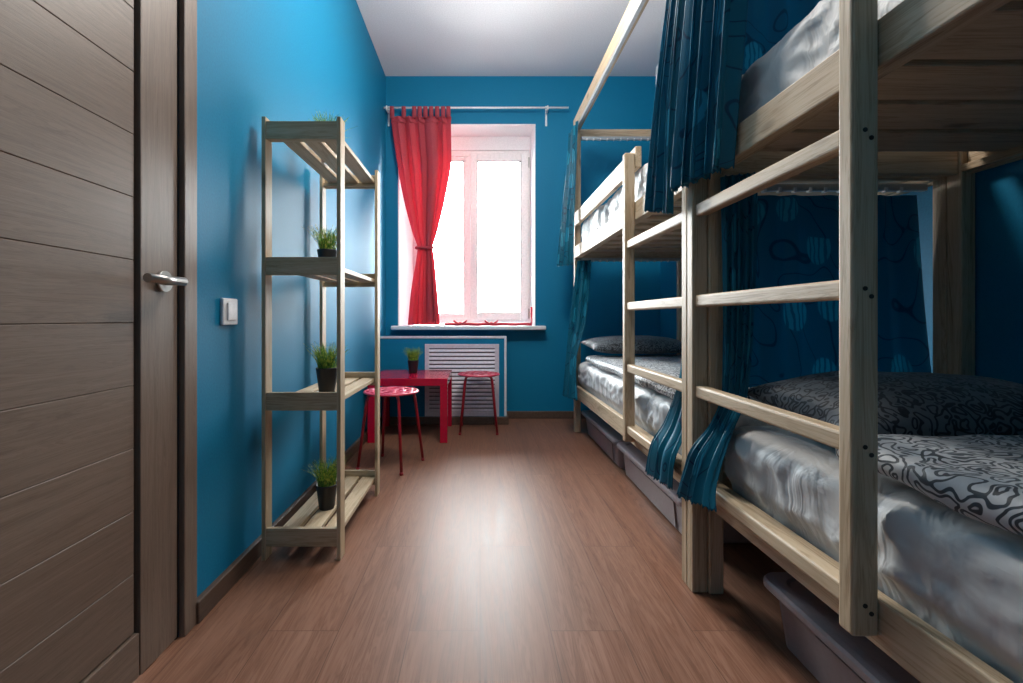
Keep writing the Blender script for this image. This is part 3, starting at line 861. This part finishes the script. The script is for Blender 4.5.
cloth('bunk_curtain', 'curtain', [
    (1.27, 1.27, (0.745, 1.66), (0.775, 1.54), 0.7), (0.75, 0.75, (0.735, 1.67), (0.745, 1.54), 0.6),
    (0.62, 0.62, (0.718, 1.67), (0.718, 1.53), 0.5), (0.47, 0.47, (0.680, 1.70), (0.682, 1.53), 0.5), (0.38, 0.38, (0.642, 1.73), (0.642, 1.52), 0.6),
    (0.262, 0.285, (0.630, 1.755), (0.634, 1.52), 0.7)], 4, 'blue bunk curtain tail poking out under a rung, lower bunk at window end', 'curtain', 0.009, 0.7, nu=110, nv=80, seed=15)
cloth('bunk_curtain', 'curtain', [
    (1.27, 1.27, (0.715, 1.37), (0.800, 1.33), 0.8), (0.9, 0.9, (0.722, 1.372), (0.790, 1.33), 0.8),
    (0.63, 0.63, (0.722, 1.375), (0.760, 1.31), 0.5), (0.53, 0.53, (0.690, 1.385), (0.708, 1.29), 0.45), (0.45, 0.45, (0.638, 1.40), (0.668, 1.27), 0.6), (0.38, 0.38, (0.628, 1.425), (0.638, 1.25), 0.75),
    (0.293, 0.335, (0.616, 1.45), (0.626, 1.225), 0.85)], 5, 'blue bunk curtain tucked behind a rung with its tail out, near lower bunk', 'curtain', 0.0125, 0.9, nu=130, nv=90, seed=16)
cloth('bunk_curtain', 'curtain_backlit', [
    (1.258, 1.258, (0.80, 1.532), (1.452, 1.532), 0.8), (0.9, 0.9, (0.80, 1.532), (1.478, 1.532), 0.8),
    (0.618, 0.618, (0.80, 1.532), (1.507, 1.532), 0.6)], 7, 'dark blue curtain hanging behind the pillow of the near lower bunk', 'curtain', 0.007, 0.9, nu=140, seed=17)
cloth('bunk_curtain', 'curtain_backlit', [
    (2.156, 2.156, (0.77, 1.39), (1.43, 1.39), 0.8), (1.575, 1.575, (0.77, 1.39), (1.43, 1.39), 0.8)], 8, 'dark blue curtain closing the end of the near upper bunk above the mattress', 'curtain', 0.008, 1.1, nu=140, seed=18)



# ------------------------------------------------------------------ storage bins under the beds
def storage_bin(y0, y1, label):
    t = thing('storage_bin', label, 'storage bin', (1.0, (y0 + y1)/2, 0), 'lidded plastic bins under the bunks')
    xa, xb, zt = 0.765, 1.22, 0.150
    b = MB(); k = 0.018
    # tapered tub
    def ring(ins, z):
        return [(xa + ins, y0 + ins + 0.012), (xb - ins, y0 + ins + 0.012), (xb - ins, y1 - ins - 0.012), (xa + ins, y1 - ins - 0.012)], z
    def rounded(x0, x1, ya, yb, r, z, n=5):
        pts = []
        for (cx, cyy, a0) in ((x1 - r, yb - r, 0), (x0 + r, yb - r, PI/2), (x0 + r, ya + r, PI), (x1 - r, ya + r, 1.5*PI)):
            for q in range(n + 1):
                a = a0 + PI/2*q/n; pts.append((cx + r*math.cos(a), cyy + r*math.sin(a), z))
        return pts
    rings = []
    for (ins, z) in ((0.030, 0.0), (0.022, 0.006), (0.012, 0.10), (0.010, 0.133), (0.004, 0.136), (0.004, 0.146)):
        rings.append([b.bm.verts.new(p) for p in rounded(xa + ins, xb - ins, y0 + ins + 0.006, y1 - ins - 0.006, 0.035, z)])
    n = len(rings[0])
    for i in range(len(rings) - 1):
        for q in range(n): b.bm.faces.new((rings[i][q], rings[i][(q+1) % n], rings[i+1][(q+1) % n], rings[i+1][q]))
    b.bm.faces.new(rings[0][::-1]); b.bm.faces.new(rings[-1])
    body = b.build('tub', 'bin', t)
    # raised long panel on the aisle side
    p = MB(); m0 = y0 + (y1 - y0)*0.16; m1 = y1 - (y1 - y0)*0.20
    q = [(xa + 0.0205, m0, 0.014), (xa + 0.0205, m1, 0.014), (xa + 0.0115, m1, 0.118), (xa + 0.0115, m0, 0.118)]
    quad_prism(p, q, (-0.006, 0, 0))
    p.build('side_panel', 'bin', t)
    l = MB()
    rings = []
    for (ins, z) in ((0.006, 0.143), (-0.004, 0.143), (-0.006, 0.146), (-0.006, 0.160), (-0.002, 0.167), (0.012, 0.169), (0.030, 0.169), (0.036, 0.164)):
        rings.append([l.bm.verts.new(pp) for pp in rounded(xa - 0.012 + ins, xb + 0.012 - ins, y0 + ins, y1 - ins, 0.04, z, 6)])
    n = len(rings[0])
    for i in range(len(rings) - 1):
        for qq in range(n): l.bm.faces.new((rings[i][qq], rings[i][(qq+1) % n], rings[i+1][(qq+1) % n], rings[i+1][qq]))
    l.bm.faces.new(rings[0][::-1]); l.bm.faces.new(rings[-1])
    lo = l.build('lid', 'bin_lid', t)
    return t
storage_bin(2.555, 3.415, 'grey lidded storage bin under the bunk, the one nearest the window')
storage_bin(1.70, 2.535, 'grey lidded storage bin beneath the far ladder, between two others')
storage_bin(0.36, 1.235, 'grey lidded storage bin under the near bunk in shadow')

# ------------------------------------------------------------------ light
wd = bpy.data.worlds.new('daylight'); bpy.context.scene.world = wd; wd.use_nodes = True
nt = wd.node_tree; nt.nodes.clear()
wo = nt.nodes.new('ShaderNodeOutputWorld'); bg = nt.nodes.new('ShaderNodeBackground')
bg.inputs[0].default_value = (0.93, 0.97, 1.0, 1); bg.inputs[1].default_value = 16.0
tcw = nt.nodes.new('ShaderNodeTexCoord'); sx = nt.nodes.new('ShaderNodeSeparateXYZ')
nt.links.new(tcw.outputs['Generated'], sx.inputs[0])
rw = nt.nodes.new('ShaderNodeValToRGB'); nt.links.new(sx.outputs[2], rw.inputs[0])
rw.color_ramp.elements[0].position = 0.0; rw.color_ramp.elements[0].color = (0.5, 0.5, 0.5, 1)   # street level, dimmer than the sky, below the horizon
rw.color_ramp.elements[1].position = 0.12; rw.color_ramp.elements[1].color = (0.95, 0.98, 1.0, 1)
nt.links.new(rw.outputs[0], bg.inputs[0])
nt.links.new(bg.outputs[0], wo.inputs[0])
pl = bpy.data.lights.new('window_portal', 'AREA'); pl.shape = 'RECTANGLE'; pl.size = 1.05; pl.size_y = 1.56
pl.cycles.is_portal = True
po = bpy.data.objects.new('window_portal', pl); C.objects.link(po)
po.location = (-0.075, FY + 0.12, 1.58); po.rotation_euler = (-PI/2, 0, 0)
# fill light added in mid-room, above the frame; no lamp known there
cl = bpy.data.lights.new('fill_light', 'POINT'); cl.shadow_soft_size = 0.16; cl.energy = 21; cl.color = (1.0, 0.95, 0.88)
co = bpy.data.objects.new('fill_light', cl); C.objects.link(co); co.location = (0.15, 1.9, 2.46)

# ------------------------------------------------------------------ camera
cam = bpy.data.cameras.new('camera'); cam.sensor_width = 36; cam.lens = 460/1023*36
cam.shift_x = (511.5 - 480)/1023; cam.shift_y = -(341.5 - 318)/1023
cam.clip_start = 0.02
ca = bpy.data.objects.new('camera', cam); C.objects.link(ca)
ca.location = (0, 0, 0.85); ca.rotation_euler = (PI/2, 0, 0)
sc = bpy.context.scene
sc.camera = ca
sc.view_settings.view_transform = 'Standard'; sc.view_settings.look = 'None'; sc.view_settings.gamma = 1
sc.view_settings.use_curve_mapping = False
sc.view_settings.exposure = 1.7
sc.cycles.max_bounces = 12; sc.cycles.diffuse_bounces = 8; sc.cycles.transparent_max_bounces = 12
sc.cycles.sample_clamp_indirect = 8.0
